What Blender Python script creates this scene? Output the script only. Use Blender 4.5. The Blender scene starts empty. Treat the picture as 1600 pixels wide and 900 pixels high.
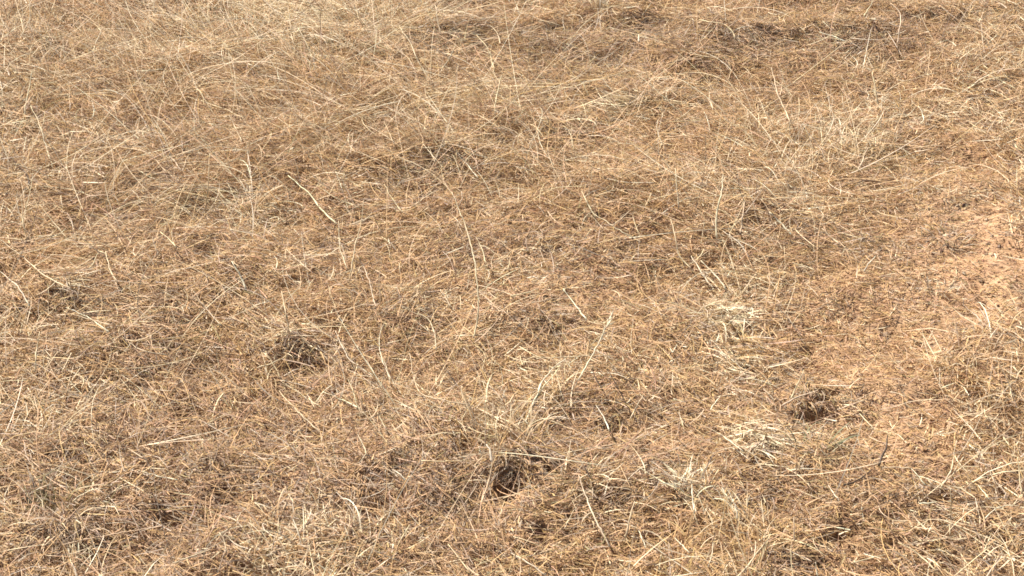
import bpy, math
import numpy as np
from mathutils import Vector

rng = np.random.default_rng(11)
R = math.radians
scene = bpy.context.scene
C = scene.collection

# ------------------------------------------------------------------ camera, sky, sun, exposure
CAM_H, PITCH, HFOV = 1.70, 31.7, 34.8
cam_d = bpy.data.cameras.new("camera")
cam = bpy.data.objects.new("camera", cam_d)
C.objects.link(cam)
cam.location = (0, 0, CAM_H)
cam.rotation_euler = (R(90 - PITCH), 0, 0)
cam_d.sensor_width = 36
cam_d.lens = 18 / math.tan(R(HFOV / 2))
cam_d.clip_start = 0.05
cam_d.clip_end = 2000
scene.camera = cam

SUN_EL, SUN_AZ = 55.0, -55.0          # azimuth from +y (away from the camera), negative = to the left
w = bpy.data.worlds.new("World")
scene.world = w
w.use_nodes = True
nt = w.node_tree
sky = nt.nodes.new("ShaderNodeTexSky")
sky.sky_type = 'NISHITA'
sky.sun_disc = False
sky.sun_elevation = R(SUN_EL)
sky.sun_rotation = R(SUN_AZ)
bg = nt.nodes["Background"]
bg.inputs["Strength"].default_value = 0.06
nt.links.new(sky.outputs[0], bg.inputs[0])

sd = bpy.data.lights.new("sun", 'SUN')
sd.energy = 5.0
sd.angle = R(0.53)
sd.color = (1.0, 0.93, 0.82)
sun = bpy.data.objects.new("sun", sd)
C.objects.link(sun)
sv = Vector((math.sin(R(SUN_AZ)) * math.cos(R(SUN_EL)), math.cos(R(SUN_AZ)) * math.cos(R(SUN_EL)), math.sin(R(SUN_EL))))
sun.rotation_euler = (-sv).to_track_quat('-Z', 'Y').to_euler()

vs = scene.view_settings
vs.view_transform = 'Standard'
vs.look = 'None'
vs.gamma = 1
vs.use_curve_mapping = False
vs.exposure = 0.95
scene.cycles.filter_width = 1.65
scene.cycles.max_bounces = 6
scene.cycles.diffuse_bounces = 3
scene.cycles.transmission_bounces = 3

# ------------------------------------------------------------------ geometry of the view
cp, sp = math.cos(R(PITCH)), math.sin(R(PITCH))
TH = math.tan(R(HFOV / 2))


def ray(px, py):
    u = (np.asarray(px, float) - 800) / 800 * TH
    v = (450 - np.asarray(py, float)) / 800 * TH
    return np.stack([u, cp + v * sp, -sp + v * cp], -1)


def at(px, py, z=0.0):
    d = ray(px, py)
    t = (z - CAM_H) / d[..., 2]
    return np.stack([d[..., 0] * t, d[..., 1] * t], -1)


def mm_per_px(py):
    d = ray(800, py)
    t = -CAM_H / d[2]
    return t / 800 * TH * 1000          # along x


# ------------------------------------------------------------------ noise and height
def lattice(seed, n=64):
    return np.random.default_rng(seed).standard_normal((n, n))


LAT = {}


def noise(x, y, s, seed):
    if seed not in LAT:
        LAT[seed] = lattice(seed)
    L = LAT[seed]
    n = L.shape[0]
    u, v = np.asarray(x) / s + 17.3, np.asarray(y) / s + 9.1
    i, j = np.floor(u).astype(int), np.floor(v).astype(int)
    fu, fv = u - i, v - j
    fu = fu * fu * (3 - 2 * fu)
    fv = fv * fv * (3 - 2 * fv)
    g = lambda a, b: L[a % n, b % n]
    return ((g(i, j) * (1 - fu) + g(i + 1, j) * fu) * (1 - fv) + (g(i, j + 1) * (1 - fu) + g(i + 1, j + 1) * fu) * fv)


# hollows in the ground: photo x, y, half width px, half depth px, depth m
HOLLOWS = [
    (1278, 644, 34, 13, .050), (792, 762, 17, 19, .055), (1470, 790, 20, 7, .060), (322, 402, 24, 22, .040),
    (463, 560, 25, 17, .040), (958, 658, 17, 14, .045), (617, 744, 16, 13, .040), (1316, 832, 18, 7, .045),
    (490, 722, 10, 10, .03), (505, 628 + 0, 10, 6, .02), (205, 552, 22, 11, .04), (990, 290, 16, 7, .035),
    (1135, 272, 20, 9, .035), (265, 810, 22, 5, .04), (178, 722, 10, 9, .045), (75, 806, 14, 5, .04),
    (130, 805, 6, 9, .035), (1262, 532, 10, 5, .035), (1290, 515, 16, 5, .03), (1362, 314, 10, 6, .03),
    (1537, 482, 14, 6, .03), (1472, 510, 10, 5, .03), (845, 836, 8, 8, .045), (770, 862, 10, 7, .04),
    (545, 894, 18, 7, .05), (465, 894, 8, 7, .04), (405, 832, 8, 7, .04), (70, 640, 20, 14, .03),
    (915, 785, 12, 14, .035), (320, 705, 10, 8, .03), (950, 790, 9, 10, .03), (690, 265, 20, 10, .03),
    (718, 268, 10, 8, .03), (500, 375, 22, 14, .03), (180, 208, 14, 8, .03), (35, 145, 12, 6, .03),
    (97, 172, 14, 6, .025), (808, 128, 18, 7, .03), (690, 88, 22, 10, .03), (1335, 78, 22, 10, .035),
    (1500, 38, 40, 8, .035), (1000, 55, 22, 10, .03), (1148, 95, 20, 8, .035), (1215, 55, 20, 8, .035),
    (1195, 85, 20, 8, .03), (870, 62, 10, 7, .025), (1400, 852, 26, 8, .035), (1580, 845, 14, 12, .035),
    (1225, 892, 16, 6, .03), (1140, 886, 9, 7, .03), (30, 455, 10, 6, .012), (38, 505, 8, 5, .012),
    (150, 462, 14, 8, .025), (83, 368, 12, 6, .025), (210, 300, 16, 7, .02), (240, 385, 20, 7, .03),
    (1435, 636, 14, 5, .025), (1300, 578, 24, 6, .025), (1540, 640, 12, 6, .02), (610, 520, 12, 8, .03),
    (635, 510, 12, 6, .03), (1010, 640, 14, 8, .03), (850, 665, 14, 8, .03), (60, 660, 18, 8, .03), (125, 590, 12, 6, .025),
]
BLACK = {(1470, 790), (1316, 832), (792, 762), (1278, 644), (178, 722), (265, 810), (845, 836), (1262, 532)}
HOL = []
for px, py, a, b, d in HOLLOWS:
    c = at(px, py)
    k = mm_per_px(py) / 1000
    HOL.append((c[0], c[1], a * k * .88, max(b * k * 1.35, .011), d * (1.3 if (px, py) in BLACK else .5)))
# plenty of small pits nobody placed
for _ in range(560):
    px, py = rng.uniform(-60, 1660), rng.uniform(-40, 940)
    if abs(px - 1102) < 40 and abs(py - 438) < 30:
        continue
    c = at(px, py)
    r_ = rng.uniform(.005, .012)
    HOL.append((c[0], c[1], r_ * rng.uniform(.9, 1.8), r_, rng.uniform(.015, .04)))

# hummocks: photo x, y, rx px, ry px, height m
HUM = []
for px, py, a, b, d in [(1275, 612, 70, 24, .02), (795, 722, 45, 25, .035), (110, 845, 50, 20, .03), (1330, 50, 80, 12, .03),
                        (1500, 22, 90, 10, .03), (1000, 35, 70, 12, .03), (470, 530, 50, 14, .02), (330, 372, 50, 16, .02),
                        (700, 235, 50, 14, .02), (700, 60, 80, 14, .02), (80, 470, 90, 30, .012), (490, 850, 60, 22, .02),
                        (1180, 60, 70, 10, .025), (930, 770, 60, 20, .02), (620, 715, 40, 14, .02), (1160, 660, 60, 24, .015)]:
    c = at(px, py)
    k = mm_per_px(py) / 1000
    HUM.append((c[0], c[1], a * k, b * k * 1.6, d))


def pits(x, y):
    """0..1, how far inside a hollow a point is"""
    out = np.zeros(np.shape(x))
    for cx, cy, a, b, d in HOL:
        q = ((x - cx) / a) ** 2 + ((y - cy) / b) ** 2
        m = q < 5
        if np.any(m):
            out[m] = np.maximum(out[m], np.exp(-q[m]) * min(1, d / .03))
    return out


def height(x, y):
    x = np.atleast_1d(np.asarray(x, float))
    y = np.atleast_1d(np.asarray(y, float))
    h = .010 * noise(x, y, .31, 1) + .009 * noise(x, y, .11, 2) + .0055 * noise(x, y, .05, 3)
    far = np.clip((np.hypot(x, y - 3) - 6) / 6, 0, 1)
    h = h + far * .05 * noise(x, y, 5.0, 4)
    for cx, cy, a, b, d in HUM:
        q = ((x - cx) / a) ** 2 + ((y - cy) / b) ** 2
        m = q < 6
        h[m] += d * np.exp(-q[m])
    for cx, cy, a, b, d in HOL:
        q = ((x - cx) / a) ** 2 + ((y - cy) / b) ** 2
        m = q < 6
        h[m] -= d * np.exp(-q[m] * q[m] * .8)
    return h


# ------------------------------------------------------------------ zones of the field, as ground ellipses
def blob(x, y, px, py, a, b):
    c = at(px, py)
    k = mm_per_px(min(max(py, 0), 900)) / 1000
    return np.exp(-(((x - c[0]) / (a * k)) ** 2 + ((y - c[1]) / (b * k * 1.7)) ** 2))


def zones(x, y):
    z = {}
    z['bare'] = np.clip(1.1 * blob(x, y, 1610, 400, 190, 140) + .30 * blob(x, y, 1440, 560, 240, 90) + .38 * blob(x, y, 1480, 700, 200, 90)
                        + .45 * blob(x, y, 1590, 220, 110, 60) + .6 * blob(x, y, 1560, 80, 80, 20) + .22 * blob(x, y, 1330, 480, 140, 60)
                        + .35 * blob(x, y, 900, 440, 120, 40) + .3 * blob(x, y, 1010, 360, 100, 30) + .35 * blob(x, y, 350, 410, 100, 30)
                        + .3 * blob(x, y, 1010, 690, 140, 40), 0, 1)
    z['long'] = np.clip(blob(x, y, 250, 150, 420, 200) + .8 * blob(x, y, 480, 60, 300, 100) + .6 * blob(x, y, 780, 180, 300, 80)
                        + .5 * blob(x, y, 150, 380, 260, 120) + .4 * blob(x, y, 600, 620, 250, 60) + .42 * blob(x, y, 1230, 300, 180, 110) + .4 * blob(x, y, 880, 270, 220, 90), 0, 1)
    z['dull'] = np.clip(blob(x, y, 120, 760, 330, 160) + .8 * blob(x, y, 560, 780, 260, 110) + .55 * blob(x, y, 1560, 840, 120, 70)
                        + .5 * blob(x, y, 900, 720, 160, 60), 0, 1)
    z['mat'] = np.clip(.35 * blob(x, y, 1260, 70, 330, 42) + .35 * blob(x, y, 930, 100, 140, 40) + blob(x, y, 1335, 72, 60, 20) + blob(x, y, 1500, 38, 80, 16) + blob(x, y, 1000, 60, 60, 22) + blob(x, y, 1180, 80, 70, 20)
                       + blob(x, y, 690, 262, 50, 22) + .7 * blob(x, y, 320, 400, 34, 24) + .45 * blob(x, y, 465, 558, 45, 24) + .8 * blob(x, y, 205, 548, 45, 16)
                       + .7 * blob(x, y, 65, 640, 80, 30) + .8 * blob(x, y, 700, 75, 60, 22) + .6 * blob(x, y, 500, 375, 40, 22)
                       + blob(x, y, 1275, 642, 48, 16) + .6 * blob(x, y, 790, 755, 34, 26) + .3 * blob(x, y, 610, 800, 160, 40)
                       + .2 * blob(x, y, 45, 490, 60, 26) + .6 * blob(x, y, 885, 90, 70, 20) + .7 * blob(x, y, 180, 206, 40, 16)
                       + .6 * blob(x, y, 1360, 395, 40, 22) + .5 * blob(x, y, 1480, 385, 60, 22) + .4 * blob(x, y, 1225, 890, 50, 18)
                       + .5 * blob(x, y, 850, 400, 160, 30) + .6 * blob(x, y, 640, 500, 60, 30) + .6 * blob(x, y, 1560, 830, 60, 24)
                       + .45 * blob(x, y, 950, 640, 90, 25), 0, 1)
    z['pale'] = np.clip(1.3 * blob(x, y, 450, 50, 130, 60) + .4 * blob(x, y, 600, 30, 120, 40) + .35 * blob(x, y, 1240, 320, 90, 60) + .4 * blob(x, y, 1175, 440, 60, 60) + .45 * blob(x, y, 1300, 235, 110, 45) + .6 * blob(x, y, 1135, 530, 45, 70)
                        + .5 * blob(x, y, 1170, 700, 40, 30) + .45 * blob(x, y, 490, 860, 100, 45) + .7 * blob(x, y, 740, 155, 60, 16)
                        + .8 * blob(x, y, 975, 168, 60, 12) + .6 * blob(x, y, 385, 320, 50, 25) + .5 * blob(x, y, 1480, 180, 110, 25)
                        + .5 * blob(x, y, 775, 690, 50, 40) + .5 * blob(x, y, 90, 285, 60, 14) + .4 * blob(x, y, 630, 650, 60, 20), 0, 1)
    z['red'] = np.clip(blob(x, y, 950, 60, 26, 16) + .8 * blob(x, y, 100, 345, 80, 30) + .6 * blob(x, y, 330, 640, 90, 30) + .6 * blob(x, y, 740, 310, 60, 20)
                       + .6 * blob(x, y, 500, 300, 70, 22) + .7 * blob(x, y, 1560, 75, 60, 14) + .6 * blob(x, y, 1300, 310, 50, 14)
                       + .5 * blob(x, y, 60, 700, 130, 40) + .6 * blob(x, y, 1180, 395, 50, 16) + .4 * blob(x, y, 900, 650, 60, 20), 0, 1)
    return z


# ------------------------------------------------------------------ materials
def straw_material():
    m = bpy.data.materials.new("dry_straw")
    m.use_nodes = True
    t = m.node_tree
    t.nodes.clear()
    out = t.nodes.new("ShaderNodeOutputMaterial")
    at_ = t.nodes.new("ShaderNodeAttribute")
    at_.attribute_name = "tint"
    tc = t.nodes.new("ShaderNodeTexCoord")
    nz = t.nodes.new("ShaderNodeTexNoise")
    nz.inputs["Scale"].default_value = 130
    nz.inputs["Detail"].default_value = 2
    mr = t.nodes.new("ShaderNodeMapRange")
    mr.inputs["From Min"].default_value = .3
    mr.inputs["From Max"].default_value = .7
    mr.inputs["To Min"].default_value = .82
    mr.inputs["To Max"].default_value = 1.18
    mul = t.nodes.new("ShaderNodeVectorMath")
    mul.operation = 'SCALE'
    p = t.nodes.new("ShaderNodeBsdfPrincipled")
    p.inputs["Roughness"].default_value = .5
    p.inputs["Specular IOR Level"].default_value = .35
    tr = t.nodes.new("ShaderNodeBsdfTranslucent")
    mix = t.nodes.new("ShaderNodeMixShader")
    mix.inputs[0].default_value = .22
    L = t.links.new
    L(tc.outputs["Object"], nz.inputs["Vector"])
    L(nz.outputs["Fac"], mr.inputs["Value"])
    L(at_.outputs["Color"], mul.inputs[0])
    L(mr.outputs["Result"], mul.inputs["Scale"])
    L(mul.outputs["Vector"], p.inputs["Base Color"])
    L(mul.outputs["Vector"], tr.inputs["Color"])
    L(p.outputs[0], mix.inputs[1])
    L(tr.outputs[0], mix.inputs[2])
    L(mix.outputs[0], out.inputs["Surface"])
    return m


def soil_material():
    m = bpy.data.materials.new("sandy_soil")
    m.use_nodes = True
    t = m.node_tree
    p = t.nodes["Principled BSDF"]
    p.inputs["Roughness"].default_value = .95
    p.inputs["Specular IOR Level"].default_value = .1
    tc = t.nodes.new("ShaderNodeTexCoord")
    n1 = t.nodes.new("ShaderNodeTexNoise")
    n1.inputs["Scale"].default_value = 3.5
    n1.inputs["Detail"].default_value = 6
    n2 = t.nodes.new("ShaderNodeTexNoise")
    n2.inputs["Scale"].default_value = 160
    n2.inputs["Detail"].default_value = 4
    r1 = t.nodes.new("ShaderNodeValToRGB")
    r1.color_ramp.elements[0].position = .35
    r1.color_ramp.elements[0].color = (.455, .285, .175, 1)
    r1.color_ramp.elements[1].position = .68
    r1.color_ramp.elements[1].color = (.53, .36, .23, 1)
    r2 = t.nodes.new("ShaderNodeValToRGB")
    r2.color_ramp.elements[0].position = .3
    r2.color_ramp.elements[0].color = (.62, .6, .58, 1)
    r2.color_ramp.elements[1].position = .66
    r2.color_ramp.elements[1].color = (1.1, 1.08, 1.04, 1)
    mx = t.nodes.new("ShaderNodeMix")
    mx.data_type = 'RGBA'
    mx.blend_type = 'MULTIPLY'
    mx.inputs["Factor"].default_value = 1
    bp = t.nodes.new("ShaderNodeBump")
    bp.inputs["Strength"].default_value = .6
    bp.inputs["Distance"].default_value = .004
    L = t.links.new
    L(tc.outputs["Object"], n1.inputs["Vector"])
    L(tc.outputs["Object"], n2.inputs["Vector"])
    L(n1.outputs["Fac"], r1.inputs["Fac"])
    sa = t.nodes.new("ShaderNodeAttribute")
    sa.attribute_name = "sand_pit_shade"
    mm = t.nodes.new("ShaderNodeMix")
    mm.data_type = 'RGBA'
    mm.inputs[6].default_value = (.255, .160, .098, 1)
    L(sa.outputs["Fac"], mm.inputs["Factor"])
    L(r1.outputs["Color"], mm.inputs[7])
    L(n2.outputs["Fac"], r2.inputs["Fac"])
    L(mm.outputs[2], mx.inputs[6])
    L(r2.outputs["Color"], mx.inputs[7])
    L(mx.outputs[2], p.inputs["Base Color"])
    L(n2.outputs["Fac"], bp.inputs["Height"])
    L(bp.outputs["Normal"], p.inputs["Normal"])
    return m


STRAW = straw_material()
SOIL = soil_material()

COL = {
    'S': (.508, .329, .174), 'P': (.70, .565, .37), 'W': (.78, .68, .50), 'G': (.53, .355, .165), 'Y': (.40, .312, .228),
    'B': (.28, .175, .108), 'D': (.09, .06, .04), 'V': (.24, .235, .14), 'R': (.475, .30, .185), 'O': (.33, .265, .13),
}
WORD = {'S': 'straw-coloured', 'P': 'pale', 'W': 'bleached white', 'G': 'golden', 'Y': 'grey', 'D': 'dark brown', 'B': 'brown', 'V': 'green', 'O': 'olive'}
CA = np.array([COL[k] for k in COL])
CK = list(COL)


def tints(keys, var=.11):
    """albedo of each blade: its kind, with blade-to-blade variation"""
    c = np.array([COL[k] for k in keys])
    n = len(c)
    v = 1 + var * np.clip(rng.standard_normal((n, 1)), -2, 2)
    c = c * v * (1 + .025 * rng.standard_normal((n, 3)))
    return np.clip(c, .02, .85)


# ------------------------------------------------------------------ mesh builders
def link_mesh(name, V, F4=None, F3=None, col=None, parent=None, mat=STRAW, smooth=True):
    me = bpy.data.meshes.new(name)
    V = np.asarray(V, np.float32)
    n4 = 0 if F4 is None else len(F4)
    n3 = 0 if F3 is None else len(F3)
    me.vertices.add(len(V))
    me.vertices.foreach_set("co", V.ravel())
    idx = []
    if n4:
        idx.append(np.asarray(F4).ravel())
    if n3:
        idx.append(np.asarray(F3).ravel())
    idx = np.concatenate(idx).astype(np.int32)
    me.loops.add(len(idx))
    me.loops.foreach_set("vertex_index", idx)
    me.polygons.add(n4 + n3)
    st = np.concatenate([np.arange(n4) * 4, n4 * 4 + np.arange(n3) * 3]).astype(np.int32)
    me.polygons.foreach_set("loop_start", st)
    me.polygons.foreach_set("use_smooth", np.full(n4 + n3, smooth))
    if col is not None:
        a = me.color_attributes.new("tint", 'FLOAT_COLOR', 'POINT')
        c4 = np.ones((len(V), 4), np.float32)
        c4[:, :3] = col
        a.data.foreach_set("color", c4.ravel())
    me.update(calc_edges=True)
    me.materials.append(mat)
    o = bpy.data.objects.new(name, me)
    C.objects.link(o)
    if parent is not None:
        o.parent = parent
    return o


def blades(base, az, el, length, width, bend, curl, K, roll=None, taper=.55):
    """flat tapering blades; el = elevation at the base, bend = how far it droops along its length, curl = turn sideways (rad)"""
    n = len(az)
    s = (np.arange(K) + .5) / K
    E = el[:, None] - bend[:, None] * s[None] ** 1.2
    A = az[:, None] + curl[:, None] * s[None]
    st = length[:, None] / K
    d = np.stack([np.cos(E) * np.cos(A), np.cos(E) * np.sin(A), np.sin(E)], -1)
    P = np.concatenate([np.zeros((n, 1, 3)), np.cumsum(d * st[..., None], 1)], 1) + base[:, None, :]
    D = np.concatenate([d[:, :1], d], 1)
    side = np.stack([-D[..., 1], D[..., 0], np.zeros(D.shape[:2])], -1)
    side /= np.linalg.norm(side, axis=-1, keepdims=True) + 1e-9
    up = np.cross(D, side)
    if roll is None:
        roll = rng.uniform(-1.0, 1.0, n)
    rr = roll[:, None] + np.linspace(0, 1, K + 1)[None] * rng.normal(0, .6, n)[:, None]
    wv = side * np.cos(rr)[..., None] + up * np.sin(rr)[..., None]
    t = np.linspace(0, 1, K + 1)
    wp = (1 - taper * t ** 1.6)
    hw = width[:, None] * .5 * wp[None]
    Lf = P - wv * hw[..., None]
    Rt = P + wv * hw[..., None]
    V = np.empty((n, 2 * K + 1, 3))
    V[:, 0:2 * K:2] = Lf[:, :K]
    V[:, 1:2 * K:2] = Rt[:, :K]
    V[:, 2 * K] = P[:, K]
    o = (np.arange(n) * (2 * K + 1))[:, None]
    q = []
    for k in range(K - 1):
        q.append(np.concatenate([o + 2 * k, o + 2 * k + 1, o + 2 * k + 3, o + 2 * k + 2], 1))
    F4 = np.concatenate(q) if q else None
    F3 = np.concatenate([o + 2 * K - 2, o + 2 * K - 1, o + 2 * K], 1)
    return V.reshape(-1, 3), F4, F3, 2 * K + 1


def clear_holes(V, F4, F3, per, col, chance=.85):
    n = len(V) // per
    x, y = V[:, 0], V[:, 1]
    inside = np.zeros(len(V), bool)
    for (cx, cy, a, b, d), hh in zip(HOL, HOLLOWS):
        if hh[:2] not in BLACK:
            continue
        m = np.abs(x - cx) < 1.2 * a
        inside[m] |= ((x[m] - cx) / a) ** 2 + ((y[m] - cy) / b) ** 2 < 1.05
    drop = inside.reshape(n, per).any(1) & (rng.uniform(0, 1, n) < chance)
    keep = ~drop
    Vk = V.reshape(n, per, 3)[keep].reshape(-1, 3)
    k4 = 0 if F4 is None else len(F4) // n
    new = np.cumsum(keep) - 1
    def fix(F):
        if F is None:
            return None
        ow = F[:, 0] // per
        k = keep[ow]
        return F[k] - (ow[k] * per)[:, None] + (new[ow[k]] * per)[:, None]
    return Vk, fix(F4), fix(F3), per, col[keep]


def settle(V, per, lift=.0):
    """keep blades out of the ground"""
    h = height(V[:, 0], V[:, 1]) + lift
    V[:, 2] = np.maximum(V[:, 2], h)
    return V


# ------------------------------------------------------------------ ground
def axis(lo, hi, step, out):
    a = list(np.arange(lo, hi, step))
    s, v, right = step, a[-1], []
    while v < out:
        s *= 1.35
        v += s
        right.append(v)
    s, v, left = step, a[0], []
    while v > -out:
        s *= 1.35
        v -= s
        left.append(v)
    return np.array(left[::-1] + a + right)


gx, gy = axis(-1.75, 1.75,   .009, 400), axis(1.7, 4.6, .009, 400)
X, Y = np.meshgrid(gx, gy)
Z = height(X.ravel(), Y.ravel())
nx, ny = len(gx), len(gy)
i, j = np.meshgrid(np.arange(nx - 1), np.arange(ny - 1))
a0 = (j * nx + i).ravel()
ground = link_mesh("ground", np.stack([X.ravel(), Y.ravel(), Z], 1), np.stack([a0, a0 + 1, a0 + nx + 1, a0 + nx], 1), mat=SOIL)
sand_pit_shade = ground.data.attributes.new("sand_pit_shade", 'FLOAT', 'POINT')
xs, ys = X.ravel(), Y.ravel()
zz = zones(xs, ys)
sand_pit_shade.data.foreach_set("value", np.clip(1.25 * zz['bare'] + .5 * zz['red'] + .22 * noise(xs, ys, .07, 51) + .15 * noise(xs, ys, .2, 52) + .12 - .5 * pits(xs, ys), 0, 1).astype(np.float32))  # share of pale sand; lowered inside hollows, painting their shade into the soil
ground["kind"] = "structure"
ground["label"] = "sandy reddish brown soil under the dry grass"


def in_view(x, y, m=.32):
    return (np.abs(x) < m + .79 + (y - 1.9) * .268) & (y > 1.6) & (y < 4.75)


def scatter(n, m=.32):
    x = rng.uniform(-2.0, 2.0, int(n * 2.1))
    y = rng.uniform(1.6, 4.75, int(n * 2.1))
    k = in_view(x, y, m)
    return x[k], y[k]


def pick(prob_rows, keys):
    """choose one key per row"""
    P = np.stack(prob_rows, 1)
    P = P / P.sum(1, keepdims=True)
    c = P.cumsum(1)
    r = rng.uniform(0, 1, (len(P), 1))
    return np.array(keys)[(r > c).sum(1).clip(0, len(keys) - 1)]


def kinds_at(x, y, pale_bias=0.):
    z = zones(x, y)
    g = np.clip(.5 + .40 * noise(x, y, .16, 21), 0, 1)
    h = np.clip(.5 + .40 * noise(x, y, .06, 22), 0, 1)
    dk = np.clip(.9 * noise(x, y, .09, 23) - .35, 0, 1) * (1 - .6 * z['bare'])
    lt = np.clip(.8 * noise(x, y, .10, 24) - .4, 0, 1)
    rows = [.46 + .2 * g + 0 * x,                                          # S
            .07 + .45 * lt + .9 * z['pale'] + .18 * z['long'] * h + pale_bias - .06 * z['dull'],     # P
            .01 + .10 * lt + .45 * z['pale'] + pale_bias * .5,              # W
            .20 + .15 * z['bare'] + .1 * (1 - g),                           # G
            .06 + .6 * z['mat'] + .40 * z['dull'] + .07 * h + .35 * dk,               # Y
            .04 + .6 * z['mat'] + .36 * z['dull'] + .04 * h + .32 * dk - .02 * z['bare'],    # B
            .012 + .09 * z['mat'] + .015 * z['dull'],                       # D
            .10 + .5 * z['red'] + .20 * z['bare'] + .14 * z['dull'] + .1 * (1 - h),   # R
            .02 + .05 * z['mat'] + .04 * h]                                 # O
    rows[7] = rows[7] + .05
    rows = [np.clip(r, 0.002, None) for r in rows]
    return pick(rows, list('SPWGYBDRO')), z


def stuff(name, parts, label):
    V, F4, F3, CC, off = [], [], [], [], 0
    for v, f4, f3, per, col in parts:
        V.append(v)
        if f4 is not None:
            F4.append(f4 + off)
        F3.append(f3 + off)
        CC.append(np.repeat(col, per, 0))
        off += len(v)
    o = link_mesh(name, np.concatenate(V), np.concatenate(F4) if F4 else None, np.concatenate(F3), np.concatenate(CC))
    o["kind"] = "stuff"
    o["label"] = label
    return o


def flat_litter(n, lmin, lmax, wmin, wmax, K, keep, pile, az_bias=True):
    x, y = scatter(n)
    key, z = kinds_at(x, y)
    p = pits(x, y)
    ok = rng.uniform(0, 1, len(x)) < keep(z, p, x, y)
    x, y, key, p = x[ok], y[ok], key[ok], p[ok]
    z = {k: v[ok] for k, v in z.items()}
    m = len(x)
    az = rng.uniform(-np.pi, np.pi, m)
    # laid mostly across, by wind and feet
    flow = .45 * noise(x, y, .35, 31) - .15 - .35 * z['long']
    b = rng.uniform(0, 1, m) < (.30 + .30 * z['long'] + .25 * z['bare'])
    az[b] = (flow + .45 * rng.standard_normal(m) + np.where(rng.uniform(0, 1, m) < .5, np.pi, 0))[b]
    L = rng.uniform(lmin, lmax, m) * (1 - .30 * z['bare'])
    W = rng.uniform(wmin, wmax, m)
    el = rng.normal(.05, .24, m)
    bend = rng.normal(.1, .35, m)
    base = np.stack([x, y, height(x, y) + rng.exponential(pile, m).clip(0, pile * 3) * (1 - .6 * z['bare'])], 1)
    V, f4, f3, per = blades(base, az, el, L, W, bend, rng.normal(0, .55, m), K, roll=rng.normal(0, .6, m))
    V = settle(V, per, .0006)
    return clear_holes(V, f4, f3, per, tints(key))


litter = [
    flat_litter(330000, .010, .046, .0010, .0023, 2, lambda z, p, x, y: np.where(p > .34, .04, np.clip(1 - 1.2 * p - .70 * z['bare'], 0, 1)), .006),
    flat_litter(160000, .030, .105, .0010, .0019, 4, lambda z, p, x, y: np.where(p > .25, .02, np.clip(.30 + .6 * z['long'] - .8 * p - .85 * z['bare'], 0, 1)), .012),
]
stuff("grass_litter", litter, "matted short dry straw litter covering the ground")


def crumbs(n):
    x, y = scatter(n)
    z = zones(x, y)
    ok = rng.uniform(0, 1, len(x)) < .06 + .9 * z['bare']
    x, y = x[ok], y[ok]
    m = len(x)
    rad = rng.lognormal(-6.1, .42, m).clip(.001, .007)
    oct_ = np.array([[1, 0, 0], [0, 1, 0], [-1, 0, 0], [0, -1, 0], [0, 0, 1], [0, 0, -1.]])
    jit = oct_[None] * rng.uniform(.6, 1.25, (m, 6, 1)) + rng.normal(0, .12, (m, 6, 3))
    ang = rng.uniform(0, 6.28, m)
    ca, sa = np.cos(ang)[:, None], np.sin(ang)[:, None]
    jit = np.stack([jit[..., 0] * ca - jit[..., 1] * sa, jit[..., 0] * sa + jit[..., 1] * ca, jit[..., 2] * .8], -1)
    V = jit * rad[:, None, None] + np.stack([x, y, height(x, y) + rad * .4], 1)[:, None]
    f = np.array([[0, 1, 4], [1, 2, 4], [2, 3, 4], [3, 0, 4], [1, 0, 5], [2, 1, 5], [3, 2, 5], [0, 3, 5]])
    F3 = (np.arange(m)[:, None, None] * 6 + f[None]).reshape(-1, 3)
    c = np.array([[.47, .31, .19]]) * rng.uniform(.45, 1.1, (m, 1)) * (1 + .05 * rng.standard_normal((m, 3)))
    o = link_mesh("soil_crumbs", V.reshape(-1, 3), None, F3, np.repeat(np.clip(c, .02, .8), 6, 0), smooth=False)
    o["kind"] = "stuff"
    o["label"] = "small crumbs and clods of sandy soil among the straw"


crumbs(42000)


def standing(n, lmin, lmax, wmin, wmax, K, el_lo, el_hi, keep, pale=0., bend=(.5, .5), upright=False):
    # grows in tussocks: pick tussock centres, then blades round them
    nc = max(int(n / 9), 1)
    cx, cy = scatter(nc)
    nb = rng.integers(4, 16, len(cx))
    x = np.repeat(cx, nb) + rng.normal(0, .014, nb.sum())
    y = np.repeat(cy, nb) + rng.normal(0, .014, nb.sum())
    caz = np.repeat(rng.uniform(-np.pi, np.pi, len(cx)), nb)
    key, z = kinds_at(x, y, pale)
    p = pits(x, y)
    ok = rng.uniform(0, 1, len(x)) < keep(z, p, x, y) * np.clip(.55 + .75 * noise(x, y, .12, 42), .1, 1.3)
    x, y, key, caz = x[ok], y[ok], key[ok], caz[ok]
    z = {k: v[ok] for k, v in z.items()}
    m = len(x)
    az = caz + rng.normal(0, 1.1, m)
    comb = rng.uniform(0, 1, m) < .75 * z['long']
    az[comb] = (np.where(rng.uniform(0, 1, m) < .6, np.pi - .62, -.55) + .45 * rng.standard_normal(m) + .3 * noise(x, y, .3, 41))[comb]
    L = rng.uniform(lmin, lmax, m) * (.75 + .45 * z['long']) * (1 - .45 * z['bare'])
    el = rng.uniform(el_lo, el_hi, m) * (1 - (0 if upright else .45) * z['long'] - .35 * z['bare'])
    W = rng.uniform(wmin, wmax, m)
    base = np.stack([x, y, height(x, y)], 1)
    V, f4, f3, per = blades(base, az, el, L, W, el * .6 + rng.normal(bend[0], bend[1], m), rng.normal(0, .8, m), K)
    V = settle(V, per, .001)
    return clear_holes(V, f4, f3, per, tints(key), .6)


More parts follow.
